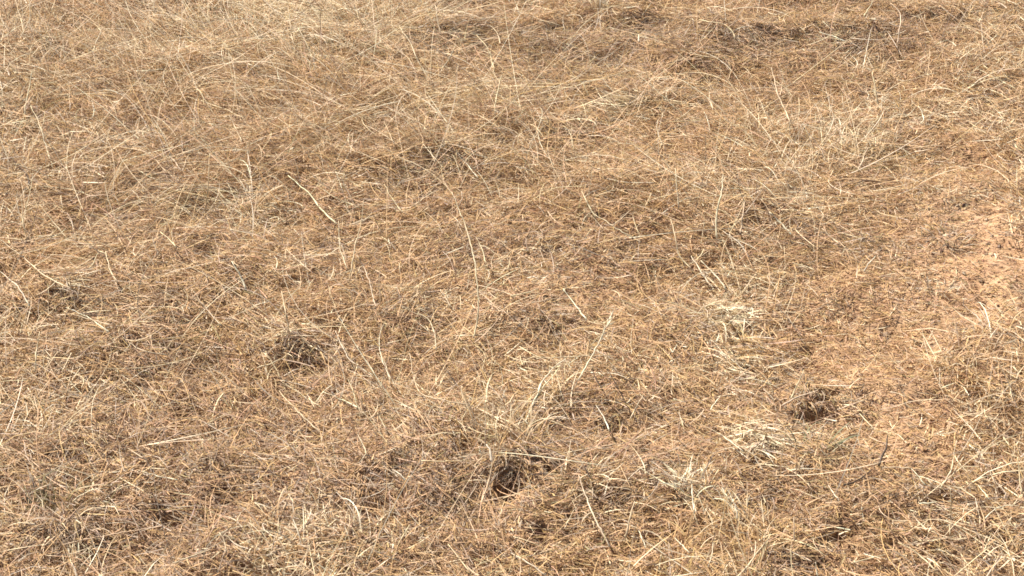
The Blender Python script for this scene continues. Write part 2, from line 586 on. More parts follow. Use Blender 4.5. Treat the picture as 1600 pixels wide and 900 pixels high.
grass = [
    standing(52000, .03, .085, .0011, .0021, 4, .15, 1.15, lambda z, p, x, y: np.clip(.7 - 2.2 * p - .85 * z['bare'], 0, 1)),
    standing(15000, .06, .16, .0011, .0020, 5, .15, 1.1, lambda z, p, x, y: np.clip(.35 + .5 * z['long'] + .5 * z['pale'] - 1.6 * p - .6 * z['bare'], 0, 1), .12),
    standing(9000, .13, .38, .0011, .0017, 8, .10, 1.0, lambda z, p, x, y: np.clip(.30 + .6 * z['long'] + .8 * z['pale'] - .8 * p - .6 * z['bare'], 0, 1), .5, (.05, .45)),
    standing(15000, .08, .24, .0010, .0016, 6, .45, 1.30, lambda z, p, x, y: np.clip(.03 + 1.0 * z['long'] - .5 * z['bare'] + .35 * z['pale'] - p, 0, 1), .35, (.25, .4), True),
]
stuff("dry_grass", grass, "thin dry grass blades bent over and tangled across the field")

# ------------------------------------------------------------------ the field beyond the frame: instanced patches of the same grass
def patch(seed):
    n1, n2 = 5200, 900
    x, y = rng.uniform(-.3, .3, n1), rng.uniform(-.3, .3, n1)
    k1 = rng.choice(list('SPWGYBDR'), n1, p=[.42, .17, .04, .12, .1, .07, .01, .07])
    b1 = np.stack([x, y, rng.exponential(.007, n1).clip(0, .02)], 1)
    a = blades(b1, rng.uniform(-3.14, 3.14, n1), rng.normal(.05, .2, n1), rng.uniform(.02, .07, n1), rng.uniform(.0012, .0026, n1),
               rng.normal(.1, .3, n1), rng.normal(0, .7, n1), 2)
    x, y = rng.uniform(-.3, .3, n2), rng.uniform(-.3, .3, n2)
    k2 = rng.choice(list('SPWGYB'), n2, p=[.42, .28, .06, .12, .07, .05])
    e = rng.uniform(.15, 1.1, n2)
    b = blades(np.stack([x, y, 0 * x], 1), rng.uniform(-3.14, 3.14, n2), e, rng.uniform(.04, .16, n2), rng.uniform(.0012, .002, n2),
               e * .6 + rng.normal(.5, .4, n2), rng.normal(0, .8, n2), 4)
    V = np.concatenate([a[0], b[0]])
    V[:, 2] = np.maximum(V[:, 2], .0)
    o = len(a[0])
    ob = link_mesh("grass_patch", V, np.concatenate([a[1], b[1] + o]), np.concatenate([a[2], b[2] + o]),
                   np.concatenate([np.repeat(tints(k1), a[3], 0), np.repeat(tints(k2), b[3], 0)]))
    C.objects.unlink(ob)
    return ob


def surrounding_grass():
    px, py = np.meshgrid(np.arange(-6.5, 6.6, .36), np.arange(-1.5, 9.6, .36))
    px = px.ravel() + rng.uniform(-.12, .12, px.size)
    py = py.ravel() + rng.uniform(-.12, .12, py.size)
    k = ~in_view(px, py, .05) | (py < 1.5) | (py > 4.9)
    px, py = px[k], py[k]
    me = bpy.data.meshes.new("surrounding_grass")
    me.vertices.add(len(px))
    me.vertices.foreach_set("co", np.stack([px, py, height(px, py) + .012], 1).astype(np.float32).ravel())
    ob = bpy.data.objects.new("surrounding_grass", me)
    C.objects.link(ob)
    ng = bpy.data.node_groups.new("spread_patches", 'GeometryNodeTree')
    ng.interface.new_socket("Geometry", in_out='INPUT', socket_type='NodeSocketGeometry')
    ng.interface.new_socket("Geometry", in_out='OUTPUT', socket_type='NodeSocketGeometry')
    N, L = ng.nodes, ng.links.new
    gi, go = N.new("NodeGroupInput"), N.new("NodeGroupOutput")
    join = N.new("GeometryNodeGeometryToInstance")
    for s in range(4):
        inf = N.new("GeometryNodeObjectInfo")
        inf.inputs["Object"].default_value = patch(s)
        inf.inputs["As Instance"].default_value = True
        L(inf.outputs["Geometry"], join.inputs[0])
    iop = N.new("GeometryNodeInstanceOnPoints")
    iop.inputs["Pick Instance"].default_value = True
    rv = N.new("FunctionNodeRandomValue")
    rv.data_type = 'FLOAT_VECTOR'
    rv.inputs[1].default_value = (0, 0, 6.283)
    ri = N.new("FunctionNodeRandomValue")
    ri.data_type = 'INT'
    ri.inputs[4].default_value = 0
    ri.inputs[5].default_value = 3
    m2p = N.new("GeometryNodeMeshToPoints")
    L(gi.outputs[0], m2p.inputs["Mesh"])
    L(m2p.outputs[0], iop.inputs["Points"])
    L(join.outputs[0], iop.inputs["Instance"])
    L(rv.outputs[0], iop.inputs["Rotation"])
    L(ri.outputs[2], iop.inputs["Instance Index"])
    L(iop.outputs[0], go.inputs[0])
    md = ob.modifiers.new("patches", 'NODES')
    md.node_group = ng
    ob["kind"] = "stuff"
    ob["label"] = "dry grass going on around the field"


surrounding_grass()

# ------------------------------------------------------------------ landmarks that labels lean on
MARKS = {
    'the dark grass mound at right': (1275, 640), 'the dark fountain-like tuft near the bottom': (790, 752), 'the black hole at lower right': (1470, 790),
    'the round brown hollow at centre left': (322, 402), 'the brown shaded pit below the left centre': (463, 560),
    'the bleached diagonal bundle right of centre': (1135, 520), 'the greenish tuft at lower left': (70, 792),
    'the dark mat at top right': (1335, 75), 'the dark strip at the top right edge': (1500, 38), 'the brown mat at top centre': (1000, 58),
    'the pale radiating tuft at left': (388, 322), 'the pale combed swath at upper left': (440, 45), 'the bare sandy patch at far right': (1560, 440),
    'the dark bent twig at right': (1372, 715), 'the white forked sprig at upper left': (61, 86), 'the pit with a white straw below centre': (955, 660),
    'the small pit at lower centre': (617, 744), 'the domed grey tuft at bottom left': (110, 862), 'the pale flat bundle at top centre': (980, 168),
    'the tall lone stalk at centre': (740, 410), 'the dark green weed at top centre': (870, 60), 'the grey mat above centre': (690, 262),
    'the cream tuft at the bottom edge': (490, 868), 'the golden fan above centre': (800, 262), 'the small slot hole at lower right': (1316, 832),
}


class Namer:
    def __init__(self):
        self.items = []

    def add(self, o, what, px, py, own=None, fixed=None):
        self.items.append((o, what, px, py, own, fixed))

    @staticmethod
    def rel(dx, dy):
        a = abs(dx), abs(dy)
        if max(a) < 16:
            return 'right at'
        far = 'well ' if math.hypot(dx, dy) > 130 else ''
        if a[0] > 2.2 * a[1]:
            return far + ('right of' if dx > 0 else 'left of')
        if a[1] > 2.2 * a[0]:
            return far + ('below' if dy > 0 else 'above')
        return far + ('below' if dy > 0 else 'above') + (' and right of' if dx > 0 else ' and left of')

    def finish(self):
        used = set()
        for o, what, px, py, own, fixed in self.items:
            if fixed:
                assert fixed not in used, fixed
                used.add(fixed)
                o['label'] = fixed
        for o, what, px, py, own, fixed in self.items:
            if fixed:
                continue
            near = sorted((math.hypot(px - x, (py - y) * 1.2), k, x, y) for k, (x, y) in MARKS.items() if k != own)
            done = False
            for d, k, x, y in near[:5]:
                for w in what:
                    s = f"{w} {self.rel(px - x, py - y)} {k}"
                    if s not in used and len(s.split()) <= 16:
                        used.add(s)
                        o['label'] = s
                        done = True
                        break
                if done:
                    break
            if not done:
                print("NO UNIQUE LABEL", o.name, what, px, py)
                o['label'] = f"{what[0]} {self.rel(px - near[0][2], py - near[0][3])} {near[0][1]}"


NAMER = Namer()


# ------------------------------------------------------------------ traced stalks
def spline(P, n):
    P = np.asarray(P, float)
    if len(P) == 2:
        t = np.linspace(0, 1, n)[:, None]
        return P[0] * (1 - t) + P[1] * t
    Q = np.vstack([2 * P[0] - P[1], P, 2 * P[-1] - P[-2]])
    seg = np.linalg.norm(np.diff(P, axis=0), axis=1)
    cum = np.concatenate([[0], seg.cumsum()])
    out = []
    for s in np.linspace(0, cum[-1], n):
        k = min(np.searchsorted(cum, s, side='right') - 1, len(P) - 2)
        t = (s - cum[k]) / max(seg[k], 1e-9)
        p0, p1, p2, p3 = Q[k:k + 4]
        out.append(.5 * (2 * p1 + (p2 - p0) * t + (2 * p0 - 5 * p1 + 4 * p2 - p3) * t * t + (3 * p1 - p0 - 3 * p2 + p3) * t ** 3))
    return np.array(out)


def lift_path(px, up, clear):
    """photo points -> a path in the field: up=0 lies on the grass, up=1 stands upright on its lowest point"""
    n = len(px)
    ground_pt = at(px[:, 0], px[:, 1])
    k = int(np.argmax(px[:, 1]))
    y0 = at(px[k, 0], px[k, 1])[1]
    d = ray(px[:, 0], px[:, 1])
    zup = np.maximum(CAM_H + d[:, 2] * (y0 / d[:, 1]), 0)
    z = up * zup
    for _ in range(3):
        g = at(px[:, 0], px[:, 1], z)
        h = height(g[:, 0], g[:, 1])
        # a stiff straw bridges the small hollows
        kern = np.ones(9) / 9
        hp = np.concatenate([np.full(4, h[0]), h, np.full(4, h[-1])])
        hs = np.maximum(np.convolve(hp, kern, 'valid'), h)
        z = hs + clear + up * zup
    g = at(px[:, 0], px[:, 1], z)
    return np.stack([g[:, 0], g[:, 1], z], 1)


def tube(path, r, key, sides=5, nodes=True, flat=1.0, tip=.45):
    n = len(path)
    T = np.gradient(path, axis=0)
    T /= np.linalg.norm(T, axis=1, keepdims=True) + 1e-9
    A = np.cross(T, [0, 0, 1.])
    bad = np.linalg.norm(A, axis=1) < .05
    A[bad] = [1, 0, 0]
    A /= np.linalg.norm(A, axis=1, keepdims=True)
    B = np.cross(A, T)
    t = np.linspace(0, 1, n)
    rad = r * (1 - (1 - tip) * t ** 1.5)
    if nodes:
        Lm = np.linalg.norm(np.diff(path, axis=0), axis=1).sum()
        c = np.concatenate([[0], np.linalg.norm(np.diff(path, axis=0), axis=1).cumsum()])
        for q in np.arange(.035, Lm, .06):
            rad = rad * (1 + .55 * np.exp(-((c - q) / .0025) ** 2))
    th = np.arange(sides) * 2 * math.pi / sides
    V = path[:, None, :] + rad[:, None, None] * (A[:, None, :] * np.cos(th)[None, :, None] + flat * B[:, None, :] * np.sin(th)[None, :, None])
    V = V.reshape(-1, 3)
    F = []
    for k in range(n - 1):
        for s in range(sides):
            s2 = (s + 1) % sides
            F.append((k * sides + s, k * sides + s2, (k + 1) * sides + s2, (k + 1) * sides + s))
    F3 = []
    for s in range(1, sides - 1):
        F3.append((0, s + 1, s))
        F3.append(((n - 1) * sides, (n - 1) * sides + s, (n - 1) * sides + s + 1))
    c0 = tints([key], .06)[0]
    ph = rng.uniform(0, 6)
    sh = 1 + .13 * np.sin(t * rng.uniform(4, 14) + ph) + .10 * rng.standard_normal(n)
    sh[rng.uniform(0, 1, n) < .06] *= .55
    col = np.repeat(np.clip(c0[None] * sh[:, None], .02, .85), sides, 0)
    return V, F, F3, col


def stalk(key, up, wpx, pts, note=None, seed=None, twig=False):
    pts = np.array(pts, float)
    ln = np.linalg.norm(np.diff(pts, axis=0), axis=1).sum()
    px = spline(pts, int(max(8, min(40, ln / 6))))
    if len(pts) > 2 or ln > 60:
        px[1:-1] += rng.normal(0, .5, px[1:-1].shape)
    path = lift_path(px, up, .027 if not twig else .028)
    if px[0, 1] < px[-1, 1]:
        path = path[::-1]
        px = px[::-1]
    mid = pts.mean(0)
    r = wpx * (1.2 if twig else .78 if key == 'W' else .98) * mm_per_px(mid[1]) / 2000
    name = "twig" if twig else "grass_stalk"
    base = path[0].copy()
    flat = .35 if wpx > 4.5 else 1.0
    V, F4, F3, col = tube(path - base, r, key, flat=flat, nodes=not twig and wpx < 4.5)
    if seed:
        root = bpy.data.objects.new(name, None)
        C.objects.link(root)
        root.location = base
        link_mesh("stem", V, F4, F3, col, root)
        m = 26
        tt = rng.uniform(.62, 1, m)
        idx = (tt * (len(path) - 1)).astype(int).clip(0, len(path) - 2)
        dirv = path[idx + 1] - path[idx]
        az = np.arctan2(dirv[:, 1], dirv[:, 0]) + rng.normal(0, .45, m)
        el = np.arcsin(np.clip(dirv[:, 2] / (np.linalg.norm(dirv, axis=1) + 1e-9), -1, 1)) + rng.normal(.1, .35, m)
        v, f4, f3, per = blades(path[idx] - base, az, el, rng.uniform(.008, .022, m), rng.uniform(.0012, .0028, m), rng.normal(0, .3, m), rng.normal(0, .4, m), 2)
        link_mesh("seed_head", v, f4, f3, np.repeat(tints(['W' if seed == 'W' else 'P'] * m), per, 0), root)
        o = root
    else:
        o = link_mesh(name, V, F4, F3, col)
        o.location = base
    o['category'] = "twig" if twig else "grass stalk"
    o['group'] = "twigs in the dry grass" if twig else "loose stalks standing and lying in the dry grass"
    chord = np.linalg.norm(pts[-1] - pts[0]) / max(ln, 1)
    size = 'short' if ln < 36 else ('very long' if ln > 150 else ('long' if ln > 75 else ''))
    shape = 'straight' if chord > .993 else ('slightly bent' if chord > .955 else ('curved' if chord > .8 else 'hooked'))
    pose = 'standing' if up > .55 else ('leaning' if up > .25 else 'lying')
    v = pts[-1] - pts[0]
    a = math.degrees(math.atan2(-v[1], v[0])) % 180
    slant = 'level' if a < 14 or a > 166 else ('upright' if 70 < a < 110 else ('rising rightward' if a < 90 else 'falling rightward'))
    noun = 'twig' if twig else ('straw leaf' if wpx > 4.5 else 'stalk')
    if seed:
        noun = 'feathery stalk'
    cw = WORD[key]
    what = [' '.join(x for x in [size, shape, cw, noun, pose] if x), ' '.join(x for x in [size, cw, noun, slant] if x),
            ' '.join(x for x in [size, shape, cw, noun, slant] if x), ' '.join(x for x in [shape, cw, noun] if x)]
    NAMER.add(o, what, mid[0], mid[1], fixed=note)
    return o


STALKS = """
P .7 2 5,55 5,35 4,22
P .6 2 39,58 33,32 24,0
P .6 2.6 33,207 42,155 50,110 | long straight pale stalk leaning at the upper left edge
P .3 1.8 80,18 88,-4
P .1 2 118,40 143,62
W .5 2.6 145,85 147,72 153,60 158,50 154,44 | short hooked white stalk beside a dark spot at upper left
P .1 2.2 50,112 80,114 120,121 148,132
P .5 2 84,265 72,230 62,195 48,165
W .2 2.6 130,188 143,185 147,172 143,157 | white hook-shaped stalk lying at upper left
P .1 2.2 140,190 150,205 160,222
S .1 2 148,194 158,210 166,224
P .1 2.2 126,189 160,194 207,197
W .1 4 213,111 238,110 262,107 | broad white straw lying flat at upper left
P .1 1.8 330,62 370,62 402,67
P .7 1.8 347,98 350,80 354,60
P .1 2 235,140 290,150 345,168 382,186
P .1 2.2 290,188 320,192 350,196
S .6 1.6 333,205 337,185 340,165
P .2 2 358,180 368,200 378,222
B .6 2 503,95 501,55 500,15 | slender brown stalk standing in the pale swath at upper left
P .5 2.2 465,75 456,60 450,10
P .5 2.6 586,50 584,25 580,-4
P .4 2.6 672,126 652,92 640,65 622,40
P .6 2.4 690,60 684,35 680,8
P .3 2 685,117 700,95 712,70
P .6 2.4 772,180 776,150 784,118 | straight pale stalk standing above the golden fan, upper centre
P .3 2 668,127 690,112 710,104
P .1 2.2 700,172 750,182 783,203
P .4 2.2 773,112 764,80 745,55
P .5 1.8 546,148 556,130 567,118
P .2 1.8 600,190 608,208 616,226
P .5 2 1004,24 1012,12 1022,-3
P .2 2 963,27 976,32 990,38
P .3 2.4 1148,62 1145,50 1128,38 1092,31
W .5 4.5 998,66 998,54 | tiny white flake standing in the brown top centre mat
P .4 2 919,150 914,135 905,125 890,118
P .7 2.2 925,216 929,200 933,183
W .2 3 1110,205 1106,188 1100,175
P .3 2 1114,172 1110,158 1108,140
P .7 2 1350,26 1357,13 1365,0
P .5 2 1402,70 1407,35 1406,20 1391,5
B .5 2.4 1406,90 1403,78 1402,66 | short brown stalk standing below a forked pale one, top right
W .1 2.6 1280,50 1300,56 1322,66 | white straw lying across the dark mat at top right
W .1 5 1356,29 1369,30 | small white flake lying above the dark mat at top right
P .5 2.6 1234,208 1232,185 1215,145 1205,105 | long pale stalk standing below the dark mat at upper right
P .3 2 1238,151 1228,138 1210,126
P .7 3 1372,172 1370,150 1366,130 1363,112 | straight thick pale stalk standing alone at upper right
P .4 2 1363,112 1350,104 1340,100
W .7 3 1376,176 1378,163 1379,150
P .2 2 1385,142 1410,128 1452,119
P .1 2.2 1526,107 1560,124 1586,138
W .3 2.4 1438,193 1443,186 1440,176 1435,166
P .3 2 115,258 130,241 155,232 200,231 232,241 262,272 | long golden-pale stalk arching in a bow at left
D .2 3 47,294 42,274 26,256 8,233 | dark brown bent stem lying near the left edge
P .1 2 110,258 140,264 166,279
P .1 2.2 60,291 105,295 140,305 192,322
P .4 2.2 106,374 86,350 62,320
P .6 2.2 42,376 36,345 33,310
W .1 2.6 0,343 18,346 37,352 | bleached straw entering from the left edge, level
P .2 2.4 103,376 150,370 185,357 215,338 | long wavy pale runner lying across the left field
P .1 2 128,376 148,388 168,398
P .3 2.4 184,442 171,420 165,392
P .4 2 138,422 147,408 154,394
P .5 2.4 247,400 243,386 238,370
P .3 2.2 276,388 263,372 250,362
P .1 2.4 0,374 45,410 75,434 112,452
P .7 2.2 321,332 325,290 328,240 | long pale stalk standing upright beside the radiating tuft at left
P .1 2.2 308,297 345,298 377,301
P .1 1.8 250,308 285,295 322,287
P .3 2.2 284,268 276,256 263,242
P .4 2.2 285,268 289,256 294,243
W .3 4.8 384,452 375,430 362,408 | wide bleached leaf leaning right of the brown hollow at centre left
W .2 3.4 526,350 500,325 480,300 450,274 | broken bleached white stalk, left of centre, slanting down rightward
P .1 2.4 500,294 530,312 563,325
P .7 2.2 546,440 553,395 565,345 568,315 | very long pale stalk standing upright, left of the tall centre stalk
P .5 2.2 683,260 676,245 669,228
W .2 2.6 747,278 735,263 716,242 | white stalk ending beside the grey mat above centre
P .2 2 740,263 765,248 792,233
P .3 2 645,322 668,306 692,294
P .5 2.6 740,528 747,490 746,450 742,410 732,370 720,335 706,300 | tall lone pale stalk curving upright at the picture's centre
P .2 2.2 600,288 614,312 629,332
P .1 2.6 448,390 468,408 489,427
P .4 2.2 587,483 580,450 572,425 557,398
P .5 2 543,422 531,385 529,345
P .3 2 760,412 754,390 744,371
P .3 2.4 931,340 920,322 909,298
P .6 2.4 1060,327 1058,297 1055,263
W .6 4 1120,372 1119,338 1127,300 1130,273 | broad bleached stalk standing above the diagonal bundle, right of centre
P .6 3 1157,367 1160,342 1163,316
W .2 3 1170,402 1155,380 1130,361
P .4 2.6 1080,420 1062,400 1055,370 1048,342
W .2 4 1114,450 1098,428 1080,400 | thick bleached straw leading down into the diagonal bundle, left one
W .2 3.4 1134,452 1118,430 1095,407 | thick bleached straw leading down into the diagonal bundle, right one
P .1 2.4 1063,261 1105,250 1140,240 1188,236 | long pale stalk arching flat above a dark hollow, right of centre
W .1 2.4 948,279 980,285 1022,286
P .1 2 930,335 960,355 1002,379
P .2 2 958,352 972,340 986,328
W .1 4 1236,366 1220,349 1202,331 | bright white straw lying on bare soil, right of centre
P .2 3 1312,382 1298,370 1284,357
W .3 2.6 1350,424 1357,412 1368,400
P .4 2.4 1341,268 1349,246 1357,230
B .1 2.4 1336,285 1365,282 1412,284 | straight brown straw lying level on bare ground at right
P .1 2.2 1238,410 1256,415 1272,422
W .2 3 46,478 28,448 0,424 | bleached stalk slanting in from the left edge at mid height
P .5 2.4 54,582 57,550 62,518
W .1 2.6 103,480 140,497 170,518
P .1 2.2 100,488 130,496 172,508
P .1 2.6 202,535 226,549 262,555 | pale straw roofing the shaded hollow, lower left of centre
P .2 2.2 302,455 320,480 346,509
P .4 2 119,484 115,465 110,450
W .1 3.2 0,664 35,665 74,665 | bleached straw lying level at the left edge, lower down
P .1 2 0,638 12,648 26,656
W .2 2 248,639 262,631 277,624
P .1 2.2 316,666 338,654 362,643
P .5 2.4 452,522 447,490 440,455
W .2 3 584,588 547,563 536,545 524,517 | kinked bleached stalk lying below centre, elbow downward
P .3 2.6 682,547 679,520 668,498 650,490 628,478 | crook-shaped pale stalk left of the tall lone stalk's foot
W .1 2.8 438,594 465,600 492,609
P .1 2 440,596 468,614 502,637
P .1 2.6 436,610 460,638 500,676 | long pale stalk running down from the brown shaded pit
W .1 2.6 504,612 535,625 568,641
P .4 2.4 402,575 425,568 450,553 463,534 | curved pale stalk looping over the left of the brown pit
P .4 2 438,592 430,574 415,548
P .7 2.6 755,648 764,603 774,563 | straight pale stalk standing upright below the picture's centre
P .2 2.6 790,662 740,635 700,627 662,617 648,595 640,552 | very long pale stalk sweeping from upright to flat, below centre
P .4 2.2 559,640 553,615 544,593
D .2 2 722,612 706,590 692,570
P .3 2.4 704,480 697,467 688,452
P .2 2.2 604,672 594,652 583,634
W .5 3 610,600 606,580 599,560
P .1 2.2 720,525 748,524 778,520
P .1 2 758,654 778,662 802,673
W .2 3.4 917,500 900,478 880,451 | wide bleached straw casting a dark shadow, centre right
P .1 2.6 798,463 820,458 842,451
P .1 2.2 822,476 845,470 872,466
W .5 3 893,612 908,585 925,555 941,524 957,487 | long feathery white stalk leaning rightward below centre | W
P .1 2.2 838,561 880,558 925,556 962,556
W .4 3.4 820,660 836,624 850,592 866,574 884,560 | arched bleached stalk below centre, upper of a close pair
P .4 2.6 824,657 845,612 872,576 | arched pale stalk below centre, lower of a close pair
D .3 2 942,610 932,593 924,576
D .3 2.4 979,634 966,606 950,578 | dark brown stem rising above the white-straw pit, below centre
W .2 3.4 953,678 945,656 931,633 | white straw lying over the pit below centre
W .5 3 1051,551 1047,544
W .5 3 1051,551 1058,538
P .4 2.4 984,656 994,637 1005,617
W .4 2.6 1110,641 1117,630 1126,618
P .4 2.2 881,627 875,605 867,578
P .1 2.2 1343,646 1352,656 1364,669
P .4 2.4 1236,622 1246,600 1256,578
P .2 2.8 1222,634 1248,620 1278,610 | pale straw lying over the crest of the dark mound at right
W .1 5 1283,653 1308,658 | white leaf lying in front of the dark mound at right
P .1 2.4 1308,640 1330,633 1353,624
P .1 3 98,851 150,840 215,828 258,821 | very long pale gold stalk lying nearly level at lower left
W .1 2.6 213,734 242,743 278,750
P .1 2.4 200,700 214,710 233,722
G .1 2.4 158,762 200,736 232,714 292,690 | very long golden stalk rising rightward at lower left
G .1 2.4 232,797 300,796 350,797 | golden straw lying level above a black slot, lower left
P .3 2.4 354,864 350,845 343,832
W .4 4.6 121,902 117,890 112,880
G .1 3 180,896 210,895 240,898
P .4 2.2 573,712 567,694 559,678
W .2 2.8 633,750 625,741 613,734 | white straw crossing the small pit at lower centre
W .5 6 768,722 766,706 760,694 | wide bright white leaf standing above the fountain-like tuft
W .5 4.6 751,708 748,697
P .4 2.6 752,786 764,750 772,702
P .3 2.2 424,862 432,830
P .1 2.2 658,720 695,721 733,719
P .3 3.4 953,855 936,822 919,785 904,742 | long pale stalk leaning across the grey lower centre tuft
P .4 2.4 882,826 890,810 897,796
P .6 3.4 977,840 984,812 992,783
W .3 3 1009,856 1003,842 998,829
W .5 4.2 945,774 950,754
W .2 3 1077,864 1066,852 1054,840
W .5 3.6 1153,812 1150,795 1145,780
W .3 3.6 1139,780 1133,772 1127,765
P .1 2.8 998,729 1028,749 1057,764
W .4 3.6 1085,802 1082,780 1081,757
P .5 2.2 1120,852 1126,825 1131,798
W .1 3.4 798,864 825,880 853,899 | bright white straw slanting down at the bottom edge, centre
P .3 3 1150,904 1172,880 1184,862 1202,840
W .1 2.8 1118,674 1145,692 1162,706
P .1 2.2 868,711 925,700 978,692
W .3 2.4 1106,886 1112,868 1114,848
W .2 3.2 1311,783 1303,771 1294,758
D .5 3.2 1373,728 1377,716 1384,703 1387,680 | dark brown bent twig standing in flat grass at lower right | twig
D .15 2.8 1318,758 1338,752 1350,744 1362,734 | dark brown twig lying below the bent twig, lower right | twig
W .2 2.6 1446,758 1436,746 1424,732
P .1 2 1378,731 1400,730 1424,733
W .1 3.2 1436,787 1460,785 1486,783 | pale straw roofing the black hole at lower right
P .6 2.8 1484,838 1486,800 1485,762
W .3 3 1529,802 1527,790 1524,778
W .3 3 1538,812 1550,800 1567,791 1592,790
W .3 3 1562,837 1571,822 1581,807
P .6 3 1597,772 1593,742 1590,714
W .2 2.6 1546,780 1538,770 1528,758
P .5 2.4 1470,763 1487,732 1490,712 1495,688
P .6 2.4 1240,848 1241,828 1240,808
W .5 3.4 1278,902 1276,890 1274,878
W .1 2.6 1228,858 1246,866 1268,878
W .1 2.8 1284,820 1304,823 1328,828 | pale straw roofing the small slot hole at lower right
P .1 2.8 1403,848 1430,862 1462,892
P .2 2.4 1535,690 1490,640
P .2 2.2 1500,830 1530,858
P .1 2.4 1330,880 1385,866
P .5 2.4 1030,890 1034,860
P .2 2.4 700,850 735,895
P .3 2.4 640,820 622,850
P .3 2.2 270,880 330,858
"""


def parse():
    for line in STALKS.strip().splitlines():
        f = [s.strip() for s in line.split('|')]
        t = f[0].split()
        key, up, wpx = t[0], float(t[1]), float(t[2])
        pts = [tuple(float(v) for v in q.split(',')) for q in t[3:]]
        extra = f[2] if len(f) > 2 else None
        stalk(key, up, wpx, pts, f[1] if len(f) > 1 else None, seed='W' if extra == 'W' else None, twig=extra == 'twig')


parse()

# ------------------------------------------------------------------ tufts
def tuft(px, py, n, spread, L, el, az, keys, label, width=(.0012, .0024), bend=.8, big=10, name="grass_tuft", cat="grass tuft", squash=1.0, bigw=1.5):
    """spread m; L, el ranges; az: None = all round, else (mean deg, spread deg), 0 = right, 90 = away"""
    c = at(px, py)
    z0 = float(height(c[0], c[1])[0])
    base0 = np.array([c[0], c[1], z0])
    root = bpy.data.objects.new(name, None)
    C.objects.link(root)
    root.location = base0

    n = int(n * (.9 if set(keys) <= set('WPS') else .6))
    L = (L[0] * .85, L[1] * .8)

    def make(m, lo, hi, wf, K):
        r = spread * np.sqrt(rng.uniform(0, 1, m))
        th = rng.uniform(0, 6.283, m)
        x, y = c[0] + r * np.cos(th), c[1] + r * np.sin(th) * squash
        a = th + rng.normal(0, .7, m) if az is None else R(az[0]) + R(az[1]) * rng.standard_normal(m)
        e = R(el[0]) + (R(el[1]) - R(el[0])) * rng.uniform(0, 1, m)
        b = np.stack([x, y, height(x, y)], 1)
        V, f4, f3, per = blades(b, a, e, rng.uniform(lo, hi, m), rng.uniform(*width, m) * wf, e * .5 + rng.normal(bend, .4, m), rng.normal(0, .55, m), K)
        V = settle(V, per, .002)
        ks = rng.choice(list(keys), m)
        return V - base0, f4, f3, per, np.repeat(tints(ks), per, 0)

    V, f4, f3, per, col = make(n, L[0] * .6, L[1] * .85, 1.0, 6)
    o = link_mesh("foliage", V, f4, f3, col, root)
    o['kind'] = "stuff"
    for _ in range(big):
        V, f4, f3, per, col = make(1, L[0], L[1], bigw, 9)
        link_mesh("blade", V, f4, f3, col, root)
    root['category'] = cat
    root['group'] = "tufts and mats of dry grass" if cat == "grass tuft" else "weeds in the dry grass"
    NAMER.add(root, [], px, py, fixed=label)
    return root


T = tuft
T(1274, 626, 300, .045, (.03, .065), (15, 65), (-85, 65), 'YBYOSB', "dark grey grass mound with a black mouth below its crest, at right", bend=1.4)
T(1290, 616, 130, .06, (.05, .12), (15, 60), (-30, 60), 'SPY', "pale straw thatch over the crest of the dark mound at right", bend=1.0)
T(795, 742, 190, .024, (.045, .08), (40, 80), (-90, 55), 'YSYBP', "dark fountain-like tuft drooping over a black hollow, near the bottom", bend=1.9, big=14)
T(778, 695, 300, .075, (.07, .15), (45, 85), (95, 70), 'PSPSG', "pale upright tuft standing behind the fountain-like tuft, lower centre", bend=.5)
T(1128, 478, 170, .045, (.06, .15), (20, 60), (-70, 40), 'WPWP', "bleached knot of stems at the top of the diagonal bundle", bend=.6, bigw=1.9)
T(1140, 540, 190, .06, (.07, .17), (5, 35), (-50, 22), 'PSPWSY', "bleached diagonal bundle lying right of centre", bend=.4, big=14, bigw=1.8)
T(388, 320, 130, .032, (.06, .13), (10, 55), None, 'WPWPY', "pale radiating tuft at left, above the round brown hollow", bend=.5, big=14, bigw=1.7)
T(66, 800, 150, .026, (.04, .075), (60, 88), (100, 60), 'VOVYO', "greenish tuft of short upright blades at lower left", bend=.4, big=12)
T(118, 802, 130, .028, (.04, .08), (55, 85), (90, 70), 'OSOGY', "olive yellow tuft just right of the greenish one, lower left", bend=.5)
T(400, 22, 320, .10, (.10, .24), (10, 45), (-40, 25), 'WPPS', "pale combed tuft at the left end of the upper left swath", bend=.5, big=12, bigw=1.6)
T(462, 40, 480, .11, (.10, .26), (10, 50), (-52, 22), 'WPWPS', "brightest combed tuft in the middle of the upper left swath", bend=.5, big=14, bigw=1.6)
T(500, 78, 320, .09, (.08, .2), (15, 55), (-55, 25), 'PSPW', "straw-coloured combed tuft at the lower end of the upper left swath", bend=.5)
T(450, 92, 220, .06, (.06, .14), (10, 35), (-25, 20), 'WPW', "small bleached tuft below the upper left swath", bend=.4)
T(930, 26, 120, .03, (.07, .14), (45, 85), (100, 50), 'WPWP', "pale upright tuft at the top edge above the brown mat", bend=.5, bigw=1.8)
T(1010, 170, 130, .035, (.10, .2), (3, 16), (178, 14), 'WPWP', "pale flat bundle lying level at top centre", bend=.15, big=12, bigw=1.7)
T(712, 138, 130, .035, (.10, .18), (3, 18), (-28, 12), 'WPWP', "pale bundle slanting down rightward at upper centre", bend=.2, big=12, bigw=1.6)
T(236, 126, 70, .025, (.07, .13), (3, 20), (-22, 12), 'WPP', "small pale bundle under the broad white straw, upper left", bend=.2, big=8)
T(836, 246, 200, .03, (.10, .22), (8, 35), (205, 16), 'GGSG', "golden fan of blades spreading leftward above centre", bend=.5, big=14)
T(690, 246, 200, .05, (.04, .1), (25, 75), None, 'YBYPB', "grey matted tuft with dark gaps above centre", bend=.8)
